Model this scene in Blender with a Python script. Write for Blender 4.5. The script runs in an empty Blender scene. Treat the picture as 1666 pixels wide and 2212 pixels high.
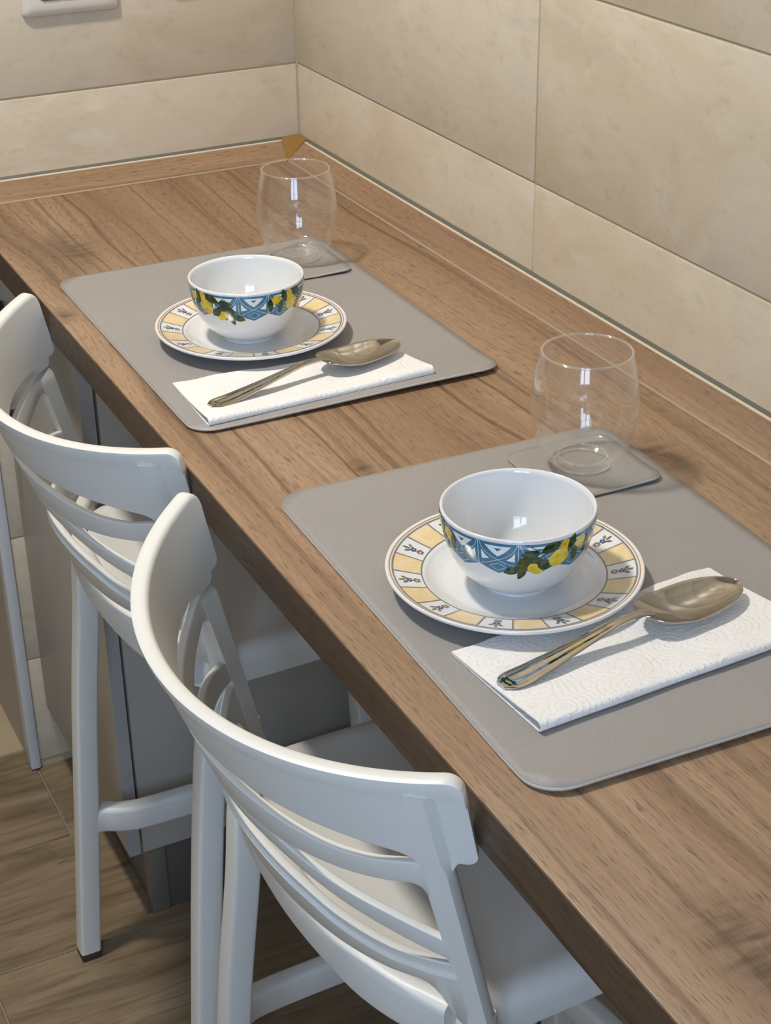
import bpy, bmesh, math, random
from mathutils import Vector, Matrix
from mathutils.geometry import delaunay_2d_cdt

random.seed(7)
S = bpy.context.scene
COL = S.collection
H = 0.877                       # worktop height above the floor
rad = math.radians

# ------------------------------------------------------------------ camera
cd = bpy.data.cameras.new('camera'); cam = bpy.data.objects.new('camera', cd); COL.objects.link(cam)
cd.sensor_fit = 'VERTICAL'; cd.sensor_height = 24.0; cd.lens = 3574.436 / 2212 * 24.0
cd.clip_start = 0.02
_p, _y, _r = rad(28.24845), rad(-25.976), rad(-0.85817)
fw = Vector((-math.sin(_y) * math.cos(_p), math.cos(_y) * math.cos(_p), -math.sin(_p)))
rt = Vector((math.cos(_y), math.sin(_y), 0)); up = rt.cross(fw)
r2 = rt * math.cos(_r) + up * math.sin(_r); u2 = -rt * math.sin(_r) + up * math.cos(_r)
M = Matrix((r2, u2, -fw)).transposed().to_4x4(); M.translation = Vector((-0.87369, -2.04179, 0.63262 + H))
cam.matrix_world = M
S.camera = cam

# ------------------------------------------------------------------ world, lights, exposure
W = bpy.data.worlds.new('world'); S.world = W; W.use_nodes = True
W.node_tree.nodes['Background'].inputs[0].default_value = (0.62, 0.78, 1.0, 1)
W.node_tree.nodes['Background'].inputs[1].default_value = 0.6

def area(name, loc, target, sx, sy, power, col, shape='RECTANGLE'):
    l = bpy.data.lights.new(name, 'AREA'); l.shape = shape; l.size = sx; l.size_y = sy; l.energy = power; l.color = col
    o = bpy.data.objects.new(name, l); COL.objects.link(o); o.location = loc
    o.rotation_euler = (Vector(target) - Vector(loc)).to_track_quat('-Z', 'Y').to_euler()
    return o
# daylight entering through the window behind the camera
WX0, WX1, WZ0, WZ1, WY = -2.1, -0.95, 1.0, 2.2, -2.7
area('window_daylight', ((WX0 + WX1) / 2, WY - 0.12, (WZ0 + WZ1) / 2), ((WX0 + WX1) / 2, 0, 1.1), WX1 - WX0 + .1, WZ1 - WZ0 + .1, 42, (0.54, 0.73, 1.0))
LAMP = Vector((-0.80, -0.55, 2.38))

S.view_settings.view_transform = 'Standard'; S.view_settings.look = 'None'
S.view_settings.exposure = 0.0; S.view_settings.gamma = 1.0
S.view_settings.use_curve_mapping = False
S.cycles.use_denoising = True
S.cycles.use_adaptive_sampling = True; S.cycles.adaptive_threshold = 0.05; S.cycles.adaptive_min_samples = 12
S.cycles.max_bounces = 7; S.cycles.transparent_max_bounces = 24; S.cycles.glossy_bounces = 6; S.cycles.diffuse_bounces = 3
S.cycles.sample_clamp_indirect = 6.0

# ------------------------------------------------------------------ material helpers
def lin(c):
    if isinstance(c, str):
        c = [int(c[i:i + 2], 16) / 255 for i in (0, 2, 4)]
    return tuple(x / 12.92 if x <= .04045 else ((x + .055) / 1.055) ** 2.4 for x in c) + (1,)

class NT:
    def __init__(s, name):
        s.m = bpy.data.materials.new(name); s.m.use_nodes = True; s.t = s.m.node_tree; s.t.nodes.clear()
        s.out = s.t.nodes.new('ShaderNodeOutputMaterial')
    def n(s, kind, **kw):
        x = s.t.nodes.new('ShaderNode' + kind)
        for k, v in kw.items(): setattr(x, k, v)
        return x
    def put(s, sock, v):
        if hasattr(v, 'is_linked') or isinstance(v, bpy.types.NodeSocket): s.t.links.new(v, sock)
        else: sock.default_value = v
    def math(s, op, a, b=None, c=None, clamp=False):
        x = s.n('Math', operation=op, use_clamp=clamp); s.put(x.inputs[0], a)
        if b is not None: s.put(x.inputs[1], b)
        if c is not None: s.put(x.inputs[2], c)
        return x.outputs[0]
    def vmath(s, op, a, b):
        x = s.n('VectorMath', operation=op); s.put(x.inputs[0], a); s.put(x.inputs[1], b); return x.outputs[0]
    def pos(s): return s.n('NewGeometry').outputs['Position']
    def obj(s): return s.n('TexCoord').outputs['Object']
    def sep(s, v):
        x = s.n('SeparateXYZ'); s.put(x.inputs[0], v); return x.outputs
    def comb(s, a, b, c):
        x = s.n('CombineXYZ'); s.put(x.inputs[0], a); s.put(x.inputs[1], b); s.put(x.inputs[2], c); return x.outputs[0]
    def scale(s, v, sc): return s.vmath('MULTIPLY', v, sc)
    def noise(s, v, scale=1., detail=2., rough=.5, dist=0.):
        x = s.n('TexNoise'); s.put(x.inputs['Vector'], v); x.inputs['Scale'].default_value = scale; x.inputs['Detail'].default_value = detail
        x.inputs['Roughness'].default_value = rough; x.inputs['Distortion'].default_value = dist; return x.outputs['Fac']
    def ramp(s, f, pts, interp='LINEAR'):
        x = s.n('ValToRGB'); s.put(x.inputs[0], f); e = x.color_ramp; e.interpolation = interp
        while len(e.elements) < len(pts): e.elements.new(.5)
        for k, (p, c) in enumerate(pts):
            e.elements[k].position = p; e.elements[k].color = c if len(c) == 4 else tuple(c) + (1,)
        return x.outputs[0]
    def mix(s, f, a, b, blend='MIX'):
        x = s.n('Mix', data_type='RGBA', blend_type=blend); s.put(x.inputs[0], f); s.put(x.inputs[6], a); s.put(x.inputs[7], b); return x.outputs[2]
    def mapr(s, v, a, b, c=0., d=1., smooth=False):
        x = s.n('MapRange', clamp=True)
        if smooth: x.interpolation_type = 'SMOOTHSTEP'
        s.put(x.inputs[0], v)
        for k, q in zip((1, 2, 3, 4), (a, b, c, d)): x.inputs[k].default_value = q
        return x.outputs[0]
    def bump(s, h, strength=.3, dist=.001):
        x = s.n('Bump'); x.inputs['Strength'].default_value = strength; x.inputs['Distance'].default_value = dist; s.put(x.inputs['Height'], h); return x.outputs[0]
    def bsdf(s, col, rough=.5, metal=0., normal=None, coat=0., spec=.5, sheen=0.):
        b = s.n('BsdfPrincipled'); s.put(b.inputs['Base Color'], col); s.put(b.inputs['Roughness'], rough); b.inputs['Metallic'].default_value = metal
        b.inputs['Coat Weight'].default_value = coat; b.inputs['Coat Roughness'].default_value = .05; b.inputs['Specular IOR Level'].default_value = spec
        b.inputs['Sheen Weight'].default_value = sheen
        if normal is not None: s.put(b.inputs['Normal'], normal)
        s.t.links.new(b.outputs[0], s.out.inputs[0]); return s.m

def plain(name, c, rough=.5, metal=0., coat=0., spec=.5, var=.06, vscale=30., bump=0., bscale=400.):
    t = NT(name); p = t.obj()
    f = t.noise(p, vscale, 3); c = lin(c)
    col = t.mix(f, tuple(x * (1 - var) for x in c[:3]) + (1,), tuple(min(1, x * (1 + var)) for x in c[:3]) + (1,))
    nm = t.bump(t.noise(p, bscale, 2), bump, .0006) if bump else None
    return t.bsdf(col, rough, metal, nm, coat, spec)

def m_wood(name='walnut_worktop', axis='y', dark=0.):
    t = NT(name); q = t.sep(t.pos()); x, y, z = (q[0], q[1], q[2]) if axis == 'y' else (q[1], q[0], q[2])
    xx = t.math('ADD', x, t.math('MULTIPLY', z, .9))
    warp = t.noise(t.comb(t.math('MULTIPLY', xx, 5.0), t.math('MULTIPLY', y, 1.3), 0.0), 1., 3, .55)
    xw = t.math('ADD', xx, t.math('MULTIPLY', t.math('SUBTRACT', warp, .5), .075))
    broad = t.noise(t.comb(t.math('MULTIPLY', xw, 9.), t.math('MULTIPLY', y, .55), 3.1), 1., 3, .6)
    figure = t.noise(t.comb(t.math('MULTIPLY', xw, 75.), t.math('MULTIPLY', y, .8), 7.7), 1., 4, .6)
    fine = t.noise(t.comb(t.math('MULTIPLY', xw, 280.), t.math('MULTIPLY', y, 6.), 1.7), 1., 4, .65)
    pore = t.noise(t.comb(t.math('MULTIPLY', xw, 850.), t.math('MULTIPLY', y, 60.), z), 1., 2, .5)
    base = t.ramp(broad, [(.28, lin('856a52')), (.46, lin('9d7e61')), (.6, lin('ab8e72')), (.78, lin('8d6c50'))])
    c1 = t.mix(t.mapr(figure, .52, .70, 0, .62, True), base, lin('69503c'))
    # thin dark growth lines
    ring = t.math('ABSOLUTE', t.math('SUBTRACT', t.math('FRACT', t.math('MULTIPLY', xw, 33.)), .5))
    rl = t.math('MULTIPLY', t.mapr(ring, 0., .10, 1., 0., True), t.mapr(t.noise(t.comb(t.math('MULTIPLY', xw, 20.), t.math('MULTIPLY', y, .9), 9.), 1., 2), .42, .62, 0., .75, True))
    c1 = t.mix(rl, c1, lin('5c4532'))
    c2 = t.mix(t.mapr(fine, .40, .68, 0, .45), c1, lin('725a46'))
    c3 = t.mix(t.mapr(pore, .56, .70, 0, .62), c2, lin('4a382b'))
    # knots and dark patches
    kn = None; kno = t.mapr(t.noise(t.comb(t.math('MULTIPLY', x, 30.), t.math('MULTIPLY', y, 120.), 0.), 1., 2), .35, .62, .40, 1.)
    for kx, ky, s in ((-.395, -.240, 1.25), (-.10, -1.005, .85), (-.403, -1.53, 1.1), (-.461, -.437, .45), (-.341, -.902, .4)):
        d = t.math('SQRT', t.math('ADD', t.math('POWER', t.math('MULTIPLY', t.math('SUBTRACT', x, kx), 34. / s), 2.), t.math('POWER', t.math('MULTIPLY', t.math('SUBTRACT', y, ky), 17. / s), 2.)))
        d = t.math('ADD', d, t.math('MULTIPLY', t.math('SUBTRACT', fine, .5), .8))
        k1 = t.math('MULTIPLY', t.mapr(d, .15, 1.3, .85, 0., True), kno)
        kn = k1 if kn is None else t.math('MAXIMUM', kn, k1)
    c4 = t.mix(kn, c3, lin('584335')) if axis == 'y' and not dark else c3
    if dark: c4 = t.mix(dark, c4, lin('2e2119'))  # deep brown mixed in, for the shade on the front edge
    hgt = t.math('ADD', t.math('MULTIPLY', pore, -.7), t.math('MULTIPLY', fine, -.4))
    return t.bsdf(c4, t.mapr(pore, .3, .7, .36, .5), 0, t.bump(hgt, .28, .0006), 0, .45)

def m_tile():
    t = NT('beige_cement_tile'); q = t.pos(); rnd = t.n('ObjectInfo').outputs['Random']
    p = t.vmath('ADD', q, t.comb(t.math('MULTIPLY', rnd, 37.), t.math('MULTIPLY', rnd, 91.), t.math('MULTIPLY', rnd, 53.)))
    ps = t.scale(p, (1., 1., 1.9))
    a = t.noise(ps, 4.2, 5, .62, .6); b = t.noise(ps, 11., 4, .6, 1.2); c = t.noise(ps, 34., 5, .7); d = t.noise(p, 240., 3, .6)
    col = t.ramp(a, [(.30, lin('c4b6a1')), (.45, lin('cdbea6')), (.57, lin('d2c5b0')), (.72, lin('cabfae'))])
    col = t.mix(t.mapr(b, .54, .74, 0, .55, True), col, lin('d6cfc1'))
    col = t.mix(t.mapr(b, .26, .42, .5, 0, True), col, lin('c2b096'))
    col = t.mix(t.mapr(c, .30, .46, .40, 0, True), col, lin('b5a58e'))
    col = t.mix(t.mapr(d, .55, .8, 0, .22), col, lin('e0d6c4'))
    return t.bsdf(col, t.mapr(b, .3, .7, .36, .5), 0, t.bump(t.math('ADD', c, t.math('MULTIPLY', d, .5)), .12, .001), 0, .4)

def m_floor():
    t = NT('wood_look_floor_tile'); q = t.pos(); rnd = t.n('ObjectInfo').outputs['Random']
    p = t.vmath('ADD', q, t.comb(t.math('MULTIPLY', rnd, 13.), t.math('MULTIPLY', rnd, 7.), 0.)); s = t.sep(p)
    v = t.comb(t.math('MULTIPLY', s[0], 2.2), t.math('MULTIPLY', s[1], 13.), t.math('MULTIPLY', s[2], 13.))
    a = t.noise(v, 1.2, 5, .6, 1.4); b = t.noise(t.comb(t.math('MULTIPLY', s[0], 7.), t.math('MULTIPLY', s[1], 90.), 0.), 1., 4, .6, .6); k = t.noise(t.comb(t.math('MULTIPLY', s[0], 6.), t.math('MULTIPLY', s[1], 14.), 2.), 1.3, 3, .6, 2.)
    col = t.ramp(a, [(.3, lin('6c5b48')), (.48, lin('8b785f')), (.62, lin('9a866c')), (.8, lin('7a6751'))])
    col = t.mix(t.mapr(b, .5, .72, 0, .5), col, lin('4e4030'))
    col = t.mix(t.mapr(k, .66, .76, 0, .75, True), col, lin('372d24'))
    return t.bsdf(col, .42, 0, t.bump(b, .15, .001), 0, .45)

def m_leather():
    t = NT('grey_faux_leather'); p = t.obj()
    v = t.n('TexVoronoi', feature='DISTANCE_TO_EDGE'); t.put(v.inputs['Vector'], p); v.inputs['Scale'].default_value = 620
    n = t.noise(p, 900, 3, .6); l = t.noise(p, 9, 2)
    h = t.math('ADD', t.mapr(v.outputs['Distance'], 0, .35), t.math('MULTIPLY', n, .7))
    col = t.mix(l, lin('989491'), lin('a09c99'))
    return t.bsdf(col, t.mapr(n, .3, .7, .42, .52), 0, t.bump(h, .35, .0004), 0, .5)

def m_paper():
    t = NT('embossed_white_paper'); p = t.obj()
    sx = t.sep(p)
    # scallop cells: rings around staggered centres
    def rings(ox, oy, cell):
        u = t.math('DIVIDE', t.math('ADD', sx[0], ox), cell); v = t.math('DIVIDE', t.math('ADD', sx[1], oy), cell * .62)
        fu = t.math('SUBTRACT', t.math('FRACT', u), .5); fv = t.math('MULTIPLY', t.math('SUBTRACT', t.math('FRACT', v), .5), .62)
        return t.math('SQRT', t.math('ADD', t.math('MULTIPLY', fu, fu), t.math('MULTIPLY', fv, fv)))
    wob = t.math('MULTIPLY', t.math('SUBTRACT', t.noise(p, 16, 2), .5), .35)
    d = t.math('ADD', wob, t.math('MINIMUM', rings(5., 5., .052), rings(5.029, 5.022, .071)))
    wave = t.math('SINE', t.math('MULTIPLY', d, 75.))
    vd = t.n('TexVoronoi'); t.put(vd.inputs['Vector'], p); vd.inputs['Scale'].default_value = 520
    dots = t.mapr(vd.outputs['Distance'], .15, .6, 1., .1)
    h = t.math('ADD', t.math('MULTIPLY', t.math('MAXIMUM', wave, -.2), dots), t.math('MULTIPLY', t.noise(p, 1500, 2), .5))
    return t.bsdf(t.mix(t.noise(p, 40, 2), lin('eceae8'), lin('f6f5f4')), .85, 0, t.bump(h, .5, .0012), 0, .2)

def m_glass(name='clear_glass', base=.045, haze=.05):
    t = NT(name)
    lw = t.n('LayerWeight'); lw.inputs['Blend'].default_value = .5; f = lw.outputs['Facing']
    def mixs(fac, a, b):
        m = t.n('MixShader'); t.put(m.inputs[0], fac); t.t.links.new(a, m.inputs[1]); t.t.links.new(b, m.inputs[2]); return m.outputs[0]
    g = t.n('BsdfGlossy'); g.inputs['Roughness'].default_value = 0.0; g.inputs['Color'].default_value = (1, 1, 1, 1)
    h = t.n('BsdfGlossy'); h.inputs['Roughness'].default_value = .45; h.inputs['Color'].default_value = (1, 1, 1, 1)
    tr = t.n('BsdfTransparent'); tr.inputs['Color'].default_value = (.992, .994, .993, 1)
    body = mixs(t.math('ADD', haze * .3, t.math('MULTIPLY', haze * 5., t.math('POWER', f, 3.))), tr.outputs[0], h.outputs[0])  # whitish rough gloss towards grazing angles, imitating light caught on glass edges
    out = mixs(t.math('ADD', base, t.math('MULTIPLY', .85, t.math('POWER', f, 4.5))), body, g.outputs[0])
    t.t.links.new(out, t.out.inputs[0]); return t.m
def m_glass_solid():
    t = NT('solid_glass'); g = t.n('BsdfGlass'); g.inputs['IOR'].default_value = 1.3; g.inputs['Roughness'].default_value = 0.0; g.inputs['Color'].default_value = (.98, .98, .98, 1)
    t.t.links.new(g.outputs[0], t.out.inputs[0]); return t.m
def m_emit(name, col, st):
    t = NT(name); e = t.n('Emission'); e.inputs[0].default_value = col; e.inputs[1].default_value = st
    t.t.links.new(e.outputs[0], t.out.inputs[0]); return t.m
def m_cream():
    t = NT('cream_watercolour_glaze'); p = t.obj(); f = t.noise(p, 70, 3, .6, .8)
    return t.bsdf(t.mix(t.mapr(f, .3, .7), lin('e3c78f'), lin('f0dcb2')), .12, 0, None, .5)
def m_lemon():
    t = NT('lemon_yellow_glaze'); p = t.obj(); f = t.noise(p, 160, 3, .6)
    return t.bsdf(t.ramp(f, [(.3, lin('c9a21e')), (.5, lin('e0c233')), (.7, lin('ecd65a'))]), .12, 0, None, .5)
def m_leaf():
    t = NT('leaf_green_glaze'); p = t.obj(); f = t.noise(p, 260, 3, .6)
    return t.bsdf(t.ramp(f, [(.32, lin('0f2412')), (.52, lin('23421f')), (.75, lin('3c5a2c'))]), .12, 0, None, .5)
def m_blue():
    t = NT('blue_band_glaze'); p = t.obj(); f = t.noise(p, 120, 3, .6)
    return t.bsdf(t.mix(f, lin('2a6a8c'), lin('3a82a4')), .12, 0, None, .5)

MAT = dict(wood=m_wood(), woodx=m_wood('walnut_upstand', 'x'), woodedge_shaded=m_wood('walnut_edge_shaded', 'y', .78), tile=m_tile(), floor=m_floor(), leather=m_leather(), paper=m_paper(), glass=m_glass(), glassrim=m_glass('glass_rim_bead', .18, .16), gsolid=m_glass_solid(),
    plastic=plain('white_moulded_plastic', 'e6e6e2', .38, bump=.10, bscale=900, var=.015, spec=.45),
    porcelain=plain('white_porcelain', 'e6e7e8', .07, coat=.6, var=.01), steel=plain('polished_steel', 'bdb9b2', .06, 1., var=.02),
    cream=m_cream(), lemon=m_lemon(), leaf=m_leaf(), blue=m_blue(),
    inkgrey=plain('grey_glaze_line', '7d7b80', .12, coat=.5), inkbrown=plain('ochre_glaze_line', 'b98a58', .12, coat=.5), inknavy=plain('navy_glaze', '3a4272', .12, coat=.5),
    inkolive=plain('olive_glaze', '5f5a3c', .12, coat=.5), inkumber=plain('umber_glaze', '7a5a3a', .12, coat=.5), inkwhite=plain('white_glaze', 'eef3f4', .12, coat=.5), inkstem=plain('stem_green_glaze', '2a4424', .12, coat=.5), inkpale=plain('pale_line_glaze', 'cfe0ea', .12, coat=.5),
    laminate=plain('light_grey_laminate', 'b8b3aa', .35, var=.03, vscale=3), lamedge=plain('grey_edge_band', 'a9a8a8', .4, var=.02), black=plain('black_metal', '3a3836', .35, .4), plinth=plain('grey_plinth', '5f5b57', .35), plinthmetal=plain('brushed_plinth_corner', '847e75', .35, .3),
    grout=plain('beige_grout', 'b5aa94', .8, var=.1, vscale=200, bump=.2), fgrout=plain('floor_grout', '9c8e78', .85, var=.12, vscale=120), paint=plain('cream_wall_paint', 'b3a998', .7, var=.02, vscale=4),
    ceil=plain('white_ceiling_paint', 'd8d4cc', .8, var=.02), trim=plain('white_trim', 'dfe2e4', .35, var=.02), sealdark=plain('dark_seal_strip', '6a675c', .5), seallight=plain('pale_seal_lip', 'd3c8b2', .4),
    sealgrey=plain('translucent_base_seal', 'a8937a', .4), cap=plain('ochre_corner_plastic', '8f6a32', .45, var=.05), foot=plain('dark_rubber', '3b3936', .6), ivory=plain('ivory_switch_plastic', 'd9d3ca', .32, var=.01), switchgap=plain('grey_switch_gap', '77726c', .5),
    cfloor=plain('pale_beige_floor_tile', 'b9a88a', .4, var=.15, vscale=8), lampbody=plain('white_lamp_body', 'eeeeee', .5), lampglow=m_emit('lamp_diffuser_glow', (1., .92, .80, 1), 5.0))

# ------------------------------------------------------------------ object helpers
def tag(o, label=None, cat=None, group=None, kind=None):
    if label: o['label'] = label
    if cat: o['category'] = cat
    if group: o['group'] = group
    if kind: o['kind'] = kind
    return o
def empty(name, loc, rz=0., **k):
    o = bpy.data.objects.new(name, None); COL.objects.link(o); o.location = loc; o.rotation_euler = (0, 0, rz); o.empty_display_size = .05
    return tag(o, **k)
def link(name, me, mat, parent=None, loc=(0, 0, 0), rot=(0, 0, 0), smooth=True, angle=40):
    if mat is not None and not me.materials: me.materials.append(MAT[mat] if isinstance(mat, str) else mat)
    if smooth: me.shade_smooth(); 
    o = bpy.data.objects.new(name, me); COL.objects.link(o); o.location = loc; o.rotation_euler = rot
    if parent is not None: o.parent = parent
    if smooth and angle:
        me.set_sharp_from_angle(angle=rad(angle))
    return o
def mesh(name, v, f):
    me = bpy.data.meshes.new(name); me.from_pydata([tuple(p) for p in v], [], f); me.update()
    bm = bmesh.new(); bm.from_mesh(me); bmesh.ops.remove_doubles(bm, verts=bm.verts, dist=1e-6); bmesh.ops.recalc_face_normals(bm, faces=bm.faces); bm.to_mesh(me); bm.free()
    return me
def box_me(name, x0, x1, y0, y1, z0, z1, bev=0., seg=2):
    bm = bmesh.new(); bmesh.ops.create_cube(bm, size=1)
    for v in bm.verts:
        v.co = Vector(((x0 + x1) / 2 + v.co.x * (x1 - x0), (y0 + y1) / 2 + v.co.y * (y1 - y0), (z0 + z1) / 2 + v.co.z * (z1 - z0)))
    if bev: bmesh.ops.bevel(bm, geom=bm.edges[:], offset=bev, segments=seg, profile=.5, affect='EDGES')
    me = bpy.data.meshes.new(name); bm.to_mesh(me); bm.free(); return me
def box(name, x0, x1, y0, y1, z0, z1, mat, parent=None, bev=0., seg=2):
    return link(name, box_me(name, x0, x1, y0, y1, z0, z1, bev, seg), mat, parent)
def loft(name, secs, closed=True, cap=True):
    n = len(secs[0]); v = [p for s in secs for p in s]; f = []
    for i in range(len(secs) - 1):
        for j in range(n if closed else n - 1):
            k = (j + 1) % n; f.append((i * n + j, i * n + k, (i + 1) * n + k, (i + 1) * n + j))
    if cap and closed: f.append(tuple(range(n))[::-1]); f.append(tuple((len(secs) - 1) * n + j for j in range(n)))
    return mesh(name, v, f)
def catmull(pts, n=6):
    out = []; P = [pts[0]] + list(pts) + [pts[-1]]
    for i in range(1, len(P) - 2):
        for k in range(n):
            t = k / n; out.append(tuple(.5 * (2 * b + (c - a) * t + (2 * a - 5 * b + 4 * c - d) * t * t + (3 * b - a - 3 * c + d) * t ** 3) for a, b, c, d in zip(P[i - 1], P[i], P[i + 1], P[i + 2])))
    return out + [tuple(pts[-1])]
def revolve(name, prof, n=96):
    v = []; f = []; m = len(prof)
    for i in range(n):
        a = 2 * math.pi * i / n
        for r, z in prof: v.append((r * math.cos(a), r * math.sin(a), z))
    for i in range(n):
        for j in range(m - 1):
            k = (i + 1) % n
            f.append((i * m + j, k * m + j, k * m + j + 1, i * m + j + 1))
    me = bpy.data.meshes.new(name); me.from_pydata(v, [], f)
    bm = bmesh.new(); bm.from_mesh(me); bmesh.ops.remove_doubles(bm, verts=bm.verts, dist=1e-7)
    bmesh.ops.dissolve_degenerate(bm, edges=bm.edges[:], dist=1e-8); bmesh.ops.recalc_face_normals(bm, faces=bm.faces); bm.to_mesh(me); bm.free(); return me
def lerp_tab(tab, s):
    s = abs(s)
    if s <= tab[0][0]: return tab[0][1]
    for (a, x), (b, y) in zip(tab, tab[1:]):
        if s <= b:
            t = (s - a) / (b - a); return x + (y - x) * t
    return tab[-1][1]
def smooth_tab(tab, n=8):
    # monotone cubic interpolation
    m = len(tab); d = [(tab[i + 1][1] - tab[i][1]) / (tab[i + 1][0] - tab[i][0]) for i in range(m - 1)]
    g = [0. if tab[0][0] == 0 else d[0]] + [0. if d[i - 1] * d[i] <= 0 else 2 * d[i - 1] * d[i] / (d[i - 1] + d[i]) for i in range(1, m - 1)] + [d[-1]]
    out = []
    for i in range(m - 1):
        h = tab[i + 1][0] - tab[i][0]
        for k in range(n):
            t = k / n; out.append((tab[i][0] + h * t, (2 * t ** 3 - 3 * t * t + 1) * tab[i][1] + (t ** 3 - 2 * t * t + t) * h * g[i] + (-2 * t ** 3 + 3 * t * t) * tab[i + 1][1] + (t ** 3 - t * t) * h * g[i + 1]))
    return out + [tab[-1]]

# ------------------------------------------------------------------ room shell
RX, RY, RZ = -2.6, -2.7, 2.45
def struct(o): o['kind'] = 'structure'; return o
TZ = [H + .1196 + .2016 * k for k in range(-5, 8)]
TZ = [0.012] + [z for z in TZ if z > .03 and z < RZ - .03] + [RZ]
wall_right = struct(box('wall_right', .0016, .12, RY - .1, .21, 0, RZ, 'grout')); wall_right['label'] = 'long wall clad in beige cement look tiles beside the worktop'
wall_back = struct(box('wall_back', -.471, .0016, .0016, .21, 0, RZ, 'grout')); wall_back['label'] = 'short end wall of beige cement look tiles behind the worktop'
cache = {}
def tile(parent, axis, a0, a1, z0, z1):
    g = .0011
    key = (axis, round(a1 - a0, 4), round(z1 - z0, 4))
    if key not in cache:
        w, h = a1 - a0 - 2 * g, z1 - z0 - 2 * g
        cache[key] = box_me('tile', 0, .010, -w / 2, w / 2, -h / 2, h / 2, .0016, 2) if axis == 'x' else box_me('tile', -w / 2, w / 2, 0, .010, -h / 2, h / 2, .0016, 2)
    off = random.uniform(-.0004, .0004)
    loc = (off, (a0 + a1) / 2, (z0 + z1) / 2) if axis == 'x' else ((a0 + a1) / 2, off, (z0 + z1) / 2)
    return link('tile', cache[key], 'tile', parent, loc)
ys = [0.0, -.612, -1.212, -1.812, -2.7]
for z0, z1 in zip(TZ, TZ[1:]):
    for a, b in zip(ys, ys[1:]): tile(wall_right, 'x', b, a, z0, z1)
    tile(wall_back, 'y', -.463, 0.0, z0, z1)
box('corner_grout', -.0014, .002, -.0014, .002, .012, RZ, 'grout', wall_back)
trim = struct(box('trim_1', -.478, -.462, -.006, .022, 0.002, RZ, 'trim', None, .003)); trim['label'] = 'white corner profile on the end of the tiled wall'
jamb = struct(box('trim_2', -.4735, -.4705, .022, .21, .002, RZ, 'paint')); jamb['label'] = 'cream painted reveal of the doorway'
# remaining walls with doorway and window opening
wl = struct(box('wall_left', RX - .1, RX, RY - .1, 1.7, 0, RZ, 'paint')); wl['label'] = 'plain cream wall across the kitchen'
wb = struct(box('wall_far', RX, -1.35, .0, .21, 0, RZ, 'paint')); wb['label'] = 'cream wall on the other side of the doorway'
wc = struct(box('wall_corridor', RX, .12, 1.6, 1.7, 0, RZ, 'paint')); wc['label'] = 'cream wall at the end of the corridor'
wr = struct(box('wall_passage', .0, .12, .21, 1.6, 0, RZ, 'paint')); wr['label'] = 'cream side wall of the corridor'
wf = struct(empty('wall_front', (0, RY, 0)))
wf['label'] = 'cream wall with the window'
for a in ((RX, WX0, 0, RZ), (WX1, .0, 0, RZ), (WX0, WX1, 0, WZ0), (WX0, WX1, WZ1, RZ)):
    box('wall_section', a[0], a[1], -.2, 0, a[2], a[3], 'paint', wf)
win = struct(empty('window_1', ((WX0 + WX1) / 2, RY - .05, WZ0))); win['label'] = 'white casement window'
ww, wh = WX1 - WX0, WZ1 - WZ0
for a in ((-ww / 2, -ww / 2 + .06, 0, wh), (ww / 2 - .06, ww / 2, 0, wh), (-.04, .04, 0, wh), (-ww / 2, ww / 2, 0, .06), (-ww / 2, ww / 2, wh - .06, wh), (-ww / 2, ww / 2, wh * .55, wh * .55 + .025)):
    box('window_frame', a[0], a[1], -.025, .025, a[2], a[3], 'trim', win)
ceiling = struct(box('ceiling', RX - .1, .12, RY - .1, 1.7, RZ, RZ + .08, 'ceil')); ceiling['label'] = 'white ceiling'
floor = struct(box('floor', RX - .1, .12, RY - .1, 1.7, -.08, -.0022, 'fgrout')); floor['label'] = 'floor of brown wood look planks'
y1 = .0525; row = 0; PW = .2275; PL = 1.2
offs = {0: -.468, 1: -1.03, 2: -.643}
while y1 > RY:
    y0 = max(y1 - PW, RY); x = offs.get(row, -random.uniform(.1, 1.1)); x += PL
    while x > RX:
        xa, xb = max(x - PL, RX), min(x, 0.008)
        if xb - xa > .02:
            k = (round(xb - xa, 3), round(y1 - y0, 3))
            if k not in cache: cache[k] = box_me('plank', -(xb - xa) / 2 + .0013, (xb - xa) / 2 - .0013, -(y1 - y0) / 2 + .0013, (y1 - y0) / 2 - .0013, -.008, 0, .001, 1)
            link('plank', cache[k], 'floor', floor, ((xa + xb) / 2, (y0 + y1) / 2, random.uniform(-.0002, .0002)))
        x -= PL
    y1 -= PW; row += 1
box('corridor_tile', RX, 0, .056, 1.6, -.01, 0, 'cfloor', floor)

# ceiling lamp
lamp = empty('ceiling_lamp', (LAMP.x, LAMP.y, RZ), label='round white ceiling lamp above the worktop', cat='lamp')
link('base', revolve('base', [(0, 0), (.15, 0), (.15, -.02), (.14, -.022), (0, -.022)], 48), 'lampbody', lamp)
link('diffuser', revolve('diffuser', [(.138, -.022), (.138, -.03), (.12, -.045), (.07, -.056), (0, -.06)], 48), 'lampglow', lamp)
pl = bpy.data.lights.new('lamp_light', 'AREA'); pl.shape = 'DISK'; pl.size = .16; pl.energy = 22; pl.color = (1., .93, .83)
plo = bpy.data.objects.new('lamp_light', pl); COL.objects.link(plo); plo.parent = lamp; plo.location = (0, 0, -.066)

# ------------------------------------------------------------------ worktop, cabinet, upstands
WT = .0366; CW = .471; CY = -2.35
worktop = box('worktop', -CW, -.001, CY, -.001, H - WT, H, 'wood', None, .0012, 2)
box('edge_band', -CW - .0008, -CW + .0006, CY, -.001, H - WT + .0008, H - .0010, 'woodedge_shaded', worktop)  # darker edge wood, with front-face shade mixed into its colour
tag(worktop, 'long walnut laminate worktop with a thick front edge along the tiled wall', 'worktop')

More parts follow.
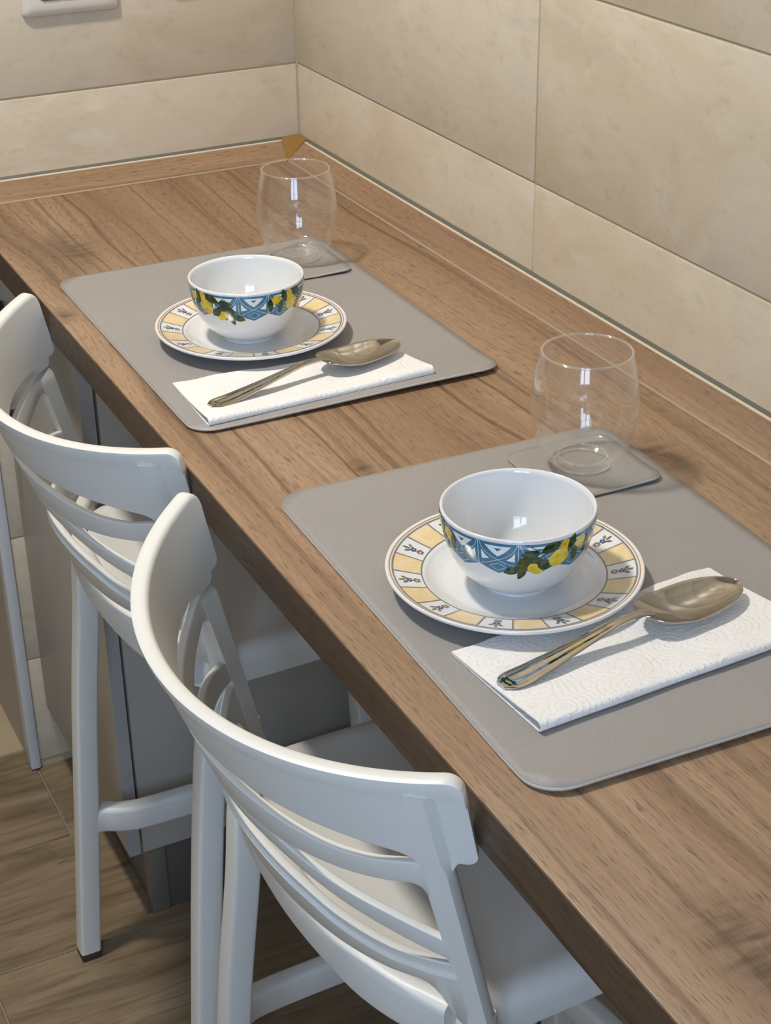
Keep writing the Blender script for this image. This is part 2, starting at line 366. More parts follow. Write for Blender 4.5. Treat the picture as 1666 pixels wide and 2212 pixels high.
def upstand(name, label, along):
    # profile in (distance from wall, height); the wood face slopes from the wall down to the worktop
    o = empty(name, (0, 0, H), label=label, cat='upstand')
    L0, L1 = (.012, 2.33) if along == 'y' else (.012, CW)
    def pr(n, prof, mat):
        secs = []
        for t in (L0, L1):
            secs.append([(-a, -t, b) if along == 'y' else (-t, -a, b) for a, b in prof])
        return link(n, loft(n, secs), mat, o, angle=25)
    pr('wood_face', [(.0045, .0012), (.0310, .0012), (.0315, .0022), (.0300, .0036), (.0062, .0198), (.0045, .0202)], 'wood' if along == 'y' else 'woodx')
    pr('top_lip', [(.0026, .0005), (.0045, .0005), (.0045, .0200), (.0060, .0196), (.0056, .0208), (.0040, .0214), (.0028, .021)], 'seallight')
    pr('wall_seal', [(.0002, .0005), (.0028, .0005), (.0030, .0212), (.0012, .0240), (.0002, .0243)], 'sealdark')
    pr('base_seal', [(.0280, .0002), (.0332, .0002), (.0328, .0008), (.0312, .0020), (.0295, .0022)], 'sealgrey')
    return o
upstand('worktop_upstand', 'sloped walnut upstand strip along the long tiled wall', 'y')
upstand('worktop_upstand', 'short sloped walnut upstand strip against the end wall', 'x')
a = .0300
cap = [(-.0005, -.0005, .0250), (-.0285, -.0005, .0238), (-.0285, -.0050, .0238), (-.0005, -.0285, .0238), (-.0050, -.0285, .0238), (-.0345, -.0345, .0008), (-.0060, -.0060, .0254), (-.001, -.001, .0005)]
capo = link('corner_cap', mesh('corner_cap', cap, [(6, 2, 5), (6, 5, 4), (0, 1, 2, 6), (0, 6, 4, 3), (1, 0, 7), (0, 3, 7), (2, 1, 7, 5), (3, 4, 5, 7)]), 'cap', None, (0, 0, H), smooth=False)
tag(capo, 'small ochre plastic corner piece joining the two upstands', 'corner cap')

cab = empty('base_cabinet', (-.22, -.19, 0), label='light grey base cabinet under the far end of the worktop', cat='cabinet')
def cbox(n, x0, x1, y0, y1, z0, z1, m, par=None, bev=.0008):
    return box(n, x0 + .22, x1 + .22, y0 + .19, y1 + .19, z0, z1, m, par or cab, bev)
cbox('body', -.423, -.01, -.385, -.004, .1065, H - WT - .001, 'laminate')
door = cbox('door', -.443, -.4275, -.387, -.006, .1075, H - WT - .004, 'laminate')
cbox('edge_band', -.4432, -.4273, -.3876, -.3868, .108, H - WT - .0045, 'lamedge', door, 0)
hd = empty('handle', (0, 0, 0)); hd.parent = door
me = box_me('handle', -.474 + .22, -.462 + .22, -.071 + .19, -.057 + .19, H - .285, H - .105, .003)
bm = bmesh.new(); bm.from_mesh(me)
for z in (H - .12, H - .27):
    r = bmesh.ops.create_cube(bm, size=1)
    for v in r['verts']: v.co = Vector((-.453 + .22 + v.co.x * .020, -.064 + .19 + v.co.y * .010, z + v.co.z * .010))
bm.to_mesh(me); bm.free(); bpy.data.objects.remove(hd)
link('handle', me, 'black', door)
cbox('plinth', -.415, -.02, -.380, -.02, .0005, .1065, 'plinth')
cbox('plinth_corner', -.418, -.394, -.384, -.360, .0005, .1065, 'plinthmetal')

# wall plates on the back wall
def wall_plate(x0, x1, z0, label):
    o = empty('switch_plate', ((x0 + x1) / 2, 0, z0), label=label, cat='switch')
    w, h = (x1 - x0) / 2, .082
    v = []; f = []
    def ring(dx, dz0, y):
        n = 6; pts = []
        hw, r = w - dx, .006
        for cx, cz, a0 in ((hw - r, dz0 + r, -90), (hw - r, h - dz0 - r, 0), (-hw + r, h - dz0 - r, 90), (-hw + r, dz0 + r, 180)):
            for k in range(n):
                t = rad(a0 + 90 * k / (n - 1)); pts.append((cx + r * math.cos(t), -y, cz + r * math.sin(t)))
        return pts
    secs = [ring(0, 0, 0), ring(0, 0, .004), ring(.003, .003, .0075), ring(.010, .010, .0098), ring(.0215, .0185, .0094), ring(.0215, .0185, .0065)]
    link('frame', loft('frame', secs, True, True), 'ivory', o, angle=50)
    link('insert', box_me('insert', -w + .0222, w - .0222, -.0085, -.004, .0192, h - .0192, .0008), 'switchgap', o)
    n = 3; bw = (2 * w - .048) / n
    for k in range(n): link('button', box_me('button', -w + .024 + k * bw + .0006, -w + .024 + (k + 1) * bw - .0006, -.0118, -.006, .0205, h - .0205, .0012), 'ivory', o)
wall_plate(-.361, -.239, H + .215, 'ivory three button switch plate near the top corner of the end wall')
wall_plate(-.1745, -.0525, H + .2285, 'ivory switch plate cut by the top of the picture, nearer the wall corner')

# ------------------------------------------------------------------ stools
R0, KE, KM, ZT, SE = .26, .20, .37, H + .010, .2565
CPH = math.cos(rad(56.))
def surf(s, v, n):
    ph = s / R0
    k = KE + (KM - KE) * (math.cos(ph) - CPH) / (1 - CPH)      # the shell leans back more in the middle than at its ends
    return (k * (ZT - v) - (R0 + n) * math.cos(ph), (R0 + n) * math.sin(ph), v)
def vtop(s):
    d = SE - abs(s); t = H + .004 + .017 * (s / SE) ** 2; r = .0115
    return t - (r - math.sqrt(max(0, r * r - (r - d) ** 2))) if d < r else t
SLOT1T = smooth_tab([(0, -.050), (.120, -.0515), (.198, -.0535), (.206, -.0555), (.212, -.0595)])
SLOT1B = smooth_tab([(0, -.066), (.06, -.0672), (.095, -.0702), (.135, -.0715), (.173, -.0685), (.200, -.0625), (.212, -.0602)])
ABOT = smooth_tab([(0, -.1010), (.08, -.1000), (.097, -.098), (.125, -.0945), (.15, -.0915), (.182, -.0862), (.204, -.0818), (.209, -.0835), (.2125, -.0920)])
BTOP = smooth_tab([(0, -.0985), (.074, -.0990), (.085, -.1030), (.097, -.1070), (.133, -.1155), (.174, -.1225), (.211, -.1315), (.224, -.1350)])
BBOT = smooth_tab([(0, -.1135), (.054, -.1170), (.083, -.1230), (.125, -.1330), (.168, -.1418), (.209, -.1510), (.224, -.1545)])
CTOP = smooth_tab([(0, -.1420), (.07, -.1490), (.112, -.1580), (.16, -.1610), (.207, -.1570), (.224, -.1555)])
CBOT = smooth_tab([(0, -.1900), (.097, -.1895), (.151, -.1860), (.184, -.1815), (.195, -.1880), (.200, -.2010), (.207, -.2160), (.224, -.2250)])
def vbot_rail(s):
    q = abs(s)
    if q <= .212: return H + lerp_tab(SLOT1T, q)
    if q <= .2355: return H - .061
    d = SE - q; r = .0085; z = H - .0525
    if d < r: z += r - math.sqrt(max(0, r * r - (r - d) ** 2))
    if q < .2425: t = (.2425 - q) / .007; z -= .0085 * t * t * (3 - 2 * t)
    return z
def sgrid(a, b, n):
    return [a + (b - a) * i / n for i in range(n + 1)]
def ribbon(name, svals, ftop, fbot, prof):
    """loft of a (height, outward) section along the curved back; prof(s, top, bottom) -> list of (v, n)"""
    return loft(name, [[surf(s, v, n) for v, n in prof(s, ftop(s), fbot(s))] for s in svals])
def rrect(t, b, n0, n1, r=.0016, k=3):
    r = min(r, (t - b) * .45, (n1 - n0) * .45); pts = []
    for cv, cn, a0 in ((b + r, n0 + r, 180), (b + r, n1 - r, 270), (t - r, n1 - r, 0), (t - r, n0 + r, 90)):
        for i in range(k + 1):
            a = rad(a0 + 90 * i / k); pts.append((cv + r * math.sin(a) if True else 0, cn + r * math.cos(a)))
    return pts
def rail_prof(s, t, b):
    q = abs(s) / SE; no = .0022 + .0046 * q ** 2; ni = -.0060 - .0040 * (1 - q ** 2.2)
    w = 0. if q < .89 else .0024
    return [(b, ni), (b + .0008, ni - .0008), (b + .002, ni - .0008), (t - .005, ni - .0008), (t - .004, ni - .0008), (t - .0012, ni), (t, ni + .002), (t, no - .0035), (t - .0012, no - .0008), (t - .0040, no), (t - .0100, no - .0001), (t - .0130, no - .0004), (t - .0137, w), (t - .0147, w), (b + .0016, w), (b + .0007, w), (b, w - .0008)]
def slat_prof(s, t, b):
    return rrect(t, b, -.0070, 0.)
def slatc_prof(s, t, b):
    m = t - min(.010, (t - b) * .42)
    return [(b, -.0065), (t - .001, -.0070), (t, -.0062), (t, -.001), (t - .001, 0), (m, 0), (m - .0015, .0032), (b + .001, .0032), (b, .0022)]
def tube(name, path, w, h, upv=(0, 0, 1), k=3, r=.006):
    """rounded-rectangle bar along a path; w, h may be lists"""
    secs = []; n = len(path)
    for i, p in enumerate(path):
        p = Vector(p); d = (Vector(path[min(i + 1, n - 1)]) - Vector(path[max(i - 1, 0)])).normalized()
        sd = d.cross(Vector(upv)).normalized(); u = sd.cross(d).normalized()
        wi = w[i] if isinstance(w, list) else w; hi = h[i] if isinstance(h, list) else h; rr = min(r, wi * .4, hi * .4); sec = []
        for cx, cy, a0 in ((wi / 2 - rr, hi / 2 - rr, 0), (-wi / 2 + rr, hi / 2 - rr, 90), (-wi / 2 + rr, -hi / 2 + rr, 180), (wi / 2 - rr, -hi / 2 + rr, 270)):
            for q in range(k + 1):
                a = rad(a0 + 90 * q / k); sec.append(p + sd * (cx + rr * math.cos(a)) + u * (cy + rr * math.sin(a)))
        secs.append(sec)
    return loft(name, secs)

def make_stool(loc, rz, label):
    o = empty('bar_stool', loc, rz, label=label, cat='stool', group='white bar stools at the worktop')
    # the wrap-around top rail with its two wings
    sv = sorted(set([-SE + .0002, SE - .0002] + [-SE + .0008] + sgrid(-SE + .002, -.212, 28) + sgrid(-.212, .212, 84) + [SE - .0008] + sgrid(.212, SE - .002, 28) + [-.2355, .2355]))
    link('top_rail', ribbon('top_rail', sv, vtop, vbot_rail, rail_prof), 'plastic', o, angle=48)
    full = sgrid(-.224, .224, 100)
    def f(tab): return lambda s: H + lerp_tab(tab, s)
    link('slat', ribbon('slat', sgrid(-.2135, .2135, 96), f(SLOT1B), f(ABOT), slat_prof), 'plastic', o, angle=48)
    link('slat', ribbon('slat', full, f(BTOP), f(BBOT), slat_prof), 'plastic', o, angle=48)
    link('slat', ribbon('slat', full, f(CTOP), f(CBOT), slatc_prof), 'plastic', o, angle=48)
    LY = .193
    for sg in (1, -1):
        # side upright: raised strip on the end of the shell, running down into the rear leg
        secs = []
        for v in sgrid(H + .0055, H - .232, 26):
            si, so = sg * .2120, sg * .2375
            sm = sg * .2215
            ni = -.0105 if v < H - .0665 else -.0050
            secs.append([surf(si, v, max(ni, -.0072)), surf(si, v, -.0002), surf(sg * .2185, v, .0), surf(sg * .2190, v, .0074), surf(sg * (.2335 if v < H - .055 else .2310), v, .0076), surf(sg * .2372, v, .0015 if v < H - .055 else .0026), surf(sg * .2375, v, -.004), surf(sg * .2355, v, ni)])
        link('upright', loft('upright', secs), 'plastic', o, angle=38)
        bx = -.177; px, py, _ = surf(sg * .2255, H - .20, -.004)
        ctl = [(px + .001, py, H - .205), (px + .003, py, H - .235), (-.1245, py - sg * .001, H - .275), (-.133, sg * .1900, H - .36), (-.147, sg * .195, H - .50), (-.163, sg * .199, H - .70), (bx, sg * .2010, .012)]
        path = catmull(ctl, 5); nn = len(path); secs = []
        for i, (cx, cy, cz) in enumerate(path):
            t = min(1, i / 14.); t = t * t * (3 - 2 * t)
            w = .0205 + (.0260 - .0205) * t; d = .0115 + (.0265 - .0115) * t; a = rad(50.) * (1 - t) ** 1.5; r = .0035 + .0005 * t
            # local axes: tangent along the shell end, normal outwards
            tx, ty = math.sin(a), sg * math.cos(a); nx_, ny_ = -math.cos(a), sg * math.sin(a); sec = []
            for ux, uy, a0 in ((w / 2 - r, d / 2 - r, 0), (-w / 2 + r, d / 2 - r, 90), (-w / 2 + r, -d / 2 + r, 180), (w / 2 - r, -d / 2 + r, 270)):
                for q in range(4):
                    g = rad(a0 + 30 * q); uu = ux + r * math.cos(g); vv = uy + r * math.sin(g)
                    sec.append((cx + tx * uu + nx_ * vv, cy + ty * uu + ny_ * vv, cz))
            secs.append(sec)
        lg = link('leg', loft('leg', secs), 'plastic', o)
        link('foot', box_me('foot', bx - .0128, bx + .0128, sg * .2010 - .0125, sg * .2010 + .0125, 0., .0125, .002), 'foot', lg)
        fp = catmull([(.172, sg * .160, H - .245), (.188, sg * .170, H - .34), (.214, sg * .183, H - .55), (.232, sg * .193, .012)], 5)
        lg = link('leg', tube('leg', fp, .034, .032, (0, 1, 0), 3, .004), 'plastic', o)
        link('foot', box_me('foot', .2175, .2465, sg * .193 - .0135, sg * .193 + .0135, 0., .0125, .002), 'foot', lg)
        # side stretcher hooking from the rear leg to the front leg
        zs = H - .663
        fr = [(-.158, sg * .1975, zs), (-.138, sg * .195, zs), (-.115, sg * .185, zs - .001), (-.08, sg * .178, zs), (.05, sg * .176, zs), (.218, sg * .186, zs)]
        link('footrest_bar', tube('footrest_bar', catmull(fr, 6), .0225, .036, (0, 0, 1), 3, .006), 'plastic', o)
    link('footrest_bar', tube('footrest_bar', catmull([(.218, -.18, H - .663), (.228, -.10, H - .663), (.231, 0, H - .663), (.228, .10, H - .663), (.218, .18, H - .663)], 5), .024, .036), 'plastic', o)
    # seat: dished plate with a deep rolled edge; outline in plan
    out = []
    def plan():
        pts = [(-.112, .178), (-.126, .168), (-.142, .142), (-.155, .095), (-.162, 0)]
        left = pts + [(x, -y) for x, y in pts[-2::-1]]
        front = [(-.06, -.179), (.06, -.177), (.15, -.171), (.182, -.162), (.196, -.13), (.203, 0), (.196, .13), (.182, .162), (.15, .171), (.06, .177), (-.06, .179)]
        return catmull(left + front + [left[0]], 5)[:-1]
    pl_ = plan(); cx, cy = .01, 0.
    def off(d): 
        r = []
        for x, y in pl_:
            L = math.hypot(x - cx, y - cy); k = (L - d) / L; r.append((cx + (x - cx) * k, cy + (y - cy) * k))
        return r
    SZ = H - .224
    secs = [[(x, y, SZ - .034) for x, y in off(.008)], [(x, y, SZ - .034) for x, y in off(.0015)], [(x, y, SZ - .014) for x, y in off(0)], [(x, y, SZ - .006) for x, y in off(.0025)], [(x, y, SZ - .001) for x, y in off(.009)], [(x, y, SZ) for x, y in off(.017)], [(x, y, SZ - .001) for x, y in off(.026)]]
    for d in (.035, .05, .08, .12):
        secs.append([(x, y, SZ - .003 - .006 * min(1, (d - .03) / .06)) for x, y in off(d)])
    link('seat', loft('seat', secs), 'plastic', o, angle=60)
    # low back rail of the seat, filling under the slats
    arc = [(-.124, .174), (-.131, .160), (-.146, .130), (-.157, .085), (-.163, 0)]
    arc = arc + [(x, -y) for x, y in arc[-2::-1]]
    link('seat_rail', tube('seat_rail', [(x - .002, y, SZ - .003) for x, y in catmull(arc, 5)], .020, .040, (0, 0, 1), 4, .008), 'plastic', o)
    return o
make_stool((-.3445, -1.120, 0), rad(1.6), 'white plastic bar stool nearest the camera, beside the nearer placemat')
make_stool((-.3375, -.617, 0), rad(.8), 'white plastic bar stool farther back, next to the grey cabinet')

# ------------------------------------------------------------------ placemats and coasters
def rounded(w, d, r, k=8):
    p = []
    for cx, cy, a0 in ((w / 2 - r, d / 2 - r, 0), (-w / 2 + r, d / 2 - r, 90), (-w / 2 + r, -d / 2 + r, 180), (w / 2 - r, -d / 2 + r, 270)):
        for i in range(k + 1):
            a = rad(a0 + 90 * i / k); p.append((cx + r * math.cos(a), cy + r * math.sin(a)))
    return p
def fill2d(outline, step):
    """triangulated interior of a closed outline with inner grid points"""
    o = []
    n = len(outline)
    for i in range(n):
        a, b = Vector(outline[i]), Vector(outline[(i + 1) % n]); L = (b - a).length; m = max(1, int(L / step))
        for k in range(m): o.append(a.lerp(b, k / m))
    xs = [p.x for p in o]; ysx = [p.y for p in o]
    def inside(x, y):
        c = False; j = len(o) - 1
        for i in range(len(o)):
            if (o[i].y > y) != (o[j].y > y) and x < (o[j].x - o[i].x) * (y - o[i].y) / (o[j].y - o[i].y) + o[i].x: c = not c
            j = i
        return c
    pts = list(o); y = min(ysx) + step * .5
    while y < max(ysx):
        x = min(xs) + step * .5
        while x < max(xs):
            if inside(x, y) and min((Vector((x, y)) - q).length_squared for q in o) > (step * .4) ** 2: pts.append(Vector((x, y)))
            x += step
        y += step
    r = delaunay_2d_cdt(pts, [], [list(range(len(o)))], 1, 1e-7)
    return [tuple(v) for v in r[0]], [tuple(f) for f in r[2]]
def sheet(name, w, d, r, th, zf, step, mat, loc, rz, edgemat=None):
    v2, f2 = fill2d(rounded(w, d, r), step)
    me = bpy.data.meshes.new(name); me.from_pydata([(x, y, zf(x, y) + th) for x, y in v2], [], f2)
    bm = bmesh.new(); bm.from_mesh(me); bmesh.ops.recalc_face_normals(bm, faces=bm.faces)
    if sum(f.normal.z for f in bm.faces) < 0: bmesh.ops.reverse_faces(bm, faces=bm.faces[:])
    bm.to_mesh(me); bm.free()
    o = link(name, me, mat, None, loc, (0, 0, rz), angle=0)
    md = o.modifiers.new('solid', 'SOLIDIFY'); md.thickness = th; md.offset = -1
    if edgemat: me.materials.append(MAT[edgemat]); md.material_offset_rim = 1
    return o
MAT['lampglow'].cycles.emission_sampling = 'NONE'
MAT['matedge'] = plain('pale_cut_edge', 'd0c8be', .5)
MW, MD, MT = .443, .315, .0022
def lift1(x, y):   # front edge (low y) rises slightly off the worktop
    u = max(0, (-y / (MW / 2) - .72) / .28); return .0005 + .0045 * u * u * (0.45 + .55 * max(0, min(1, x / (MD / 2) + .6)))
def lift2(x, y):
    u = max(0, (-y / (MW / 2) - .75) / .25); return .0005 + .0030 * u * u
m1 = sheet('placemat', MD, MW, .024, MT, lift1, .012, 'leather', (-.2863, -.5597, H), -.0055, 'matedge')
tag(m1, 'grey faux leather placemat farther from the camera, toward the corner', 'placemat', 'grey placemats')
m2 = sheet('placemat', MD, MW, .026, MT, lift2, .012, 'leather', (-.2784, -1.1452, H), -.0249, 'matedge')
tag(m2, 'grey faux leather placemat nearest the camera, running out of the picture', 'placemat', 'grey placemats')
def liftc(x, y):
    u = max(0, (-y / .05 - .3) / .7); v = max(0, (x / .05 - .1)); return .0003 + .0022 * u * u * (.4 + v)
c1 = sheet('coaster', .100, .100, .013, .0020, liftc, .008, 'leather', (-.1905, -.4195, H + MT + .0007), rad(-2.), 'matedge')
tag(c1, 'small grey square coaster under the far drinking glass', 'coaster', 'grey coasters')
c2 = sheet('coaster', .100, .100, .013, .0020, liftc, .008, 'leather', (-.1785, -.9955, H + MT + .0007), rad(-1.5), 'matedge')
tag(c2, 'small grey square coaster under the near drinking glass', 'coaster', 'grey coasters')
ZM = H + MT + .0006      # top of a placemat

# ------------------------------------------------------------------ glasses
GP = [(.0225, 0), (.0248, .0012), (.0300, .0060), (.0375, .0175), (.0425, .0315), (.0449, .0465), (.0450, .0580), (.0434, .0735), (.0408, .0880), (.0374, .1012)]
def make_glass(loc, label):
    o = empty('drinking_glass', loc, label=label, cat='glass', group='stemless drinking glasses')
    out = catmull(GP, 6)
    inn = [(r - .0013, z) for r, z in out if z > .0085]
    inn = [(0, .0062), (.012, .0063), (.022, .0072)] + [(.0285, .0098)] + [p for p in inn if p[1] > .0125]
    prof = [(0, .0012), (.018, .0010), (.0215, 0.)] + out[1:] + [(.0371, .1018), (.0364, .1016)] + inn[::-1]
    link('body', revolve('body', prof, 96), 'glass', o, angle=0)
    link('rim', revolve('rim', [(.0372 + .0010 * math.cos(rad(a)), .1016 + .0010 * math.sin(rad(a))) for a in range(0, 361, 30)], 96), 'glassrim', o, angle=0)
    for rr, zz, bb in ((.0236, .0012, .0011), (.0205, .0076, .0006)):  # thin beads added to draw the bright light rings in the base
        link('base_glint_ring', revolve('base_glint_ring', [(rr + bb * math.cos(rad(a)), zz + bb * math.sin(rad(a))) for a in range(0, 361, 36)], 96), 'glassrim', o, angle=0)
    return o
make_glass((-.1800, -.4051, H + MT + .0036), 'clear stemless glass standing on the far coaster')
make_glass((-.1765, -.9914, H + MT + .0036), 'clear stemless glass standing on the near coaster')

# ------------------------------------------------------------------ plates with painted rims
PP = [(0, .0040), (.046, .0040), (.056, .0048), (.0625, .0072), (.0665, .0094), (.072, .0108), (.085, .0140), (.0945, .0166)]
PT = catmull(PP, 6)
def pz(r):
    for (a, x), (b, y) in zip(PT, PT[1:]):
        if r <= b: return x + (y - x) * (r - a) / max(1e-9, b - a)
    return PT[-1][1]
class Decal:
    """flat print carried on a surface of revolution: 2-D shapes in (a, b), mapped by fn with a tiny lift"""
    single = ('cream', 'lemon', 'leaf', 'inkwhite', 'inknavy')
    def __init__(s, fn): s.fn = fn; s.d = {}; s.pieces = []
    def add(s, mat, poly, step, lift):
        v, f = fill2d(poly, step); V, F = s.d.setdefault(mat, ([], [])); n = len(V)
        pts = [s.fn(x, y, lift) for x, y in v]
        if mat in s.single:
            s.pieces.append((mat, pts, f)); return
        V.extend(pts)
        for t in f: F.append(tuple(n + i for i in t))
    def line(s, mat, pts, w, lift, closed=False):
        V, F = s.d.setdefault(mat, ([], [])); n = len(V); m = len(pts); L = []
        for i in range(m):
            a = Vector(pts[(i - 1) % m] if closed else pts[max(i - 1, 0)]); b = Vector(pts[(i + 1) % m] if closed else pts[min(i + 1, m - 1)])
            d = (b - a); d = d.normalized() if d.length > 1e-9 else Vector((1, 0)); p = Vector(pts[i]); q = Vector((-d.y, d.x)) * w / 2
            L.append((p + q, p - q))
        for a, b in L: V.append(s.fn(a.x, a.y, lift)); V.append(s.fn(b.x, b.y, lift))
        for i in range(m if closed else m - 1):
            j = (i + 1) % m; F.append((n + 2 * i, n + 2 * i + 1, n + 2 * j + 1, n + 2 * j))
    def build(s, parent, names):
        for mat, V, F in [(m, v, f) for m, (v, f) in s.d.items() if v] + s.pieces:
            me = bpy.data.meshes.new(names[mat]); me.from_pydata(V, [], F)
            bm = bmesh.new(); bm.from_mesh(me)
            for fc in bm.faces:
                c = fc.calc_center_median(); ax = Vector((c.x, c.y, .02 if s.up else 0))
                ref = Vector((0, 0, 1)) if s.up else Vector((c.x, c.y, 0))
                if fc.normal.dot(ref) < 0: fc.normal_flip()
            bm.to_mesh(me); bm.free(); ob = link(names[mat], me, mat, parent, angle=0)
            if mat not in s.single: ob['kind'] = 'stuff'
def blob(cx, cy, rx, ry, ang=0., n=16, tip=0., lobes=0, amp=0.):
    ca, sa = math.cos(rad(ang)), math.sin(rad(ang)); out = []
    for i in range(n):
        t = 2 * math.pi * i / n; k = 1 + amp * math.cos(lobes * t)
        x = rx * math.cos(t) * k; y = ry * math.sin(t) * k * (1 - tip * abs(math.cos(t)) ** 3)
        out.append((cx + x * ca - y * sa, cy + x * sa + y * ca))
    return out
NS = 22
def plate_fn(t, r, lift):
    # t: arc position in mm at r = 80 mm; r in mm
    th = t / 80.; R = r / 1000.
    return (R * math.cos(th), R * math.sin(th), pz(R) + .00012 + lift * .00006)
def plate_decal():
    D = Decal(plate_fn); D.up = True; per = 2 * math.pi * 80 / NS
    ring = lambda r: [(i * 2 * math.pi * 80 / 220, r) for i in range(220)]
    D.line('inkbrown', ring(92.4), .9, 1, True); D.line('inkgrey', ring(90.2), 1.4, 1, True); D.line('inkgrey', ring(68.6), 1.1, 1, True)
    for k in range(NS):
        t0 = k * per
        D.line('inkgrey', [(t0, 68.6 + i * 2.2) for i in range(11)][:-1] + [(t0, 90.2)], 1.3, 1.5)
        if k % 2 == 0:
            D.add('cream', [(t0 + .5, 69.3), (t0 + per - .5, 69.3), (t0 + per - .5, 89.4), (t0 + .5, 89.4)], 4.2, 0)
        else:
            c = t0 + per / 2; fr = 79.2
            D.add('inknavy', blob(c, fr, 2.7, 2.2, 0, 20, 0, 5, .22), 3, 2)
            D.add('inkpale', blob(c, fr, .75, .55, 0, 8), 3, 3)
            for dx, dy, rx, ry, a in ((-2.9, 82.6, 2.6, 1.0, 130), (2.9, 82.8, 2.6, 1.0, 50), (.2, 85.0, 2.7, .8, 82)):
                D.line('inkolive', blob(c + dx, dy, rx, ry, a, 12, .5), .42, 2, True)
                D.add('inkolive', blob(c + dx * 1.05, dy + .1, rx * .72, ry * .40, a, 8), 3, 2)
            for dx, dy, rx, ry, a in ((-1.9, 74.6, 1.6, .9, 60), (1.9, 74.6, 1.6, .9, 120), (-1.0, 72.2, 1.2, .75, 20), (1.2, 72.2, 1.2, .75, 160), (0, 75.6, .9, .5, 90)):
                D.line('inkumber', blob(c + dx, dy, rx, ry, a, 10), .45, 2, True)
                D.add('inkolive', blob(c + dx, dy, rx * .45, ry * .4, a, 8), 3, 2)
    return D
PLN = dict(inkbrown='ochre_rim_line', inkgrey='grey_panel_lines', cream='cream_panel', inknavy='blue_flower', inkpale='flower_centres', inkolive='leaf_sprigs', inkumber='brown_scrolls')
def make_plate(loc, rz, label):
    o = empty('dessert_plate', loc, rz, label=label, cat='plate', group='painted dessert plates')
    prof = [(0, .0012), (.050, .0012), (.052, 0), (.055, 0), (.057, .0020), (.066, .0060), (.085, .0108), (.0948, .0136), (.0958, .0150), (.0957, .0163), (.0950, .0168)] + PT[::-1][1:]
    link('dish', revolve('dish', prof, 128), 'porcelain', o, angle=0)
    plate_decal().build(o, PLN)
    return o
pa = make_plate((-.3131, -.5905, ZM), rad(4), 'white plate with cream panels and blue flowers under the far bowl')
pb = make_plate((-.3248, -1.1312, ZM), rad(10), 'white plate with cream panels and blue flowers under the near bowl')

# ------------------------------------------------------------------ bowls
BP = [(.0268, .0), (.0272, .0030), (.0335, .0068), (.0420, .0145), (.0492, .0262), (.0538, .0395), (.0563, .0520), (.0572, .0618)]
BO = catmull(BP, 6)
def brad(z):
    for (r0, z0), (r1, z1) in zip(BO, BO[1:]):
        if z <= z1: return r0 + (r1 - r0) * (z - z0) / max(1e-9, z1 - z0)
    return BO[-1][0]
def bowl_fn(a, d, lift):
    z = .0618 - d / 1000.; R = brad(z) + .00012 + lift * .00007; t = rad(a)
    return (R * math.cos(t), R * math.sin(t), z)
def bowl_decal(clusters):
    D = Decal(bowl_fn); D.up = False
    for k in range(12):
        a = 30 * k; P = lambda *q: [(a + x, y) for x, y in q]; Q = lambda *q: [(a + 30 - x, y) for x, y in q]
        D.add('blue', P((0, 1.2), (30, 1.2), (30, 21.5), (15, 27.5), (0, 21.5)), 3.0, 0)
        D.add('inkwhite', P((5.2, 3.4), (24.8, 3.4), (19.6, 8.8), (15, 12.2), (10.4, 8.8)), 3., 1)
        D.add('blue', P((12.2, 5.2), (17.8, 5.2), (15, 7.8)), 3., 2)
        for G in (P, Q):
            D.add('inkwhite', G((2.4, 8.4), (2.6, 16.2), (8.6, 15.0), (5.5, 12.4)), 3., 1)
            D.line('inkpale', G(*catmull([(.9, 1.4), (3.4, 7.2), (8.4, 11.8), (15, 15.2), (22, 18.2), (30, 21.3)], 4)), .42, 1.5)
        D.line('inkpale', P(*[(0, 1.4 + 2 * i) for i in range(11)]), .42, 1.5)
        D.line('inkpale', P((8.6, 21.4), (11.8, 19.7), (15, 18.0), (18.2, 19.7), (21.4, 21.4), (18.2, 23.1), (15, 24.8), (11.8, 23.1)), .42, 1.5, True)
    for a0, mir in clusters:
        s = -1 if mir else 1
        lem = [(4, 15.2, 8.6, 7.4, 25), (-14, 22.6, 6.6, 4.6, -35), (8, 5.4, 4.6, 4.4, 60), (24, 8.5, 4.6, 6.4, 80)]
        lv = [(-3, 5.6, 8.6, 4.2, 20), (-18, 9.5, 7.6, 3.6, 5), (-23, 17.0, 7.0, 4.4, 60), (-13, 16.0, 8.0, 3.6, -25), (-31, 24.0, 7.4, 3.6, 20), (-24, 26.0, 6.8, 3.0, 66), (-8.0, 19.5, 6.0, 4.2, -40), (14, 6.0, 7.4, 3.2, 70), (18, 16.0, 7.4, 3.0, 100), (30, 13.0, 7.4, 3.0, 85)]
        for x, y, rx, ry, g in lv[:6]: D.add('leaf', blob(a0 + s * x, y, rx, ry, -s * g, 18, .62), 2.2, 3)
        for x, y, rx, ry, g in lem: D.add('lemon', blob(a0 + s * x, y, rx, ry, -s * g, 20, .12), 2.2, 4)
        for x, y, rx, ry, g in lv[6:]: D.add('leaf', blob(a0 + s * x, y, rx, ry, -s * g, 18, .62), 2.2, 5)
        D.line('inkstem', [(a0 + s * x, y) for x, y in catmull([(-18, 3), (-11, 9), (-7, 15), (-8, 19)], 4)], .5, 5)
    return D
BLN = dict(blue='blue_lattice_band', inkwhite='white_triangle', inkstem='painted_stems', inkpale='white_lattice_lines', lemon='painted_lemon', leaf='painted_leaf')
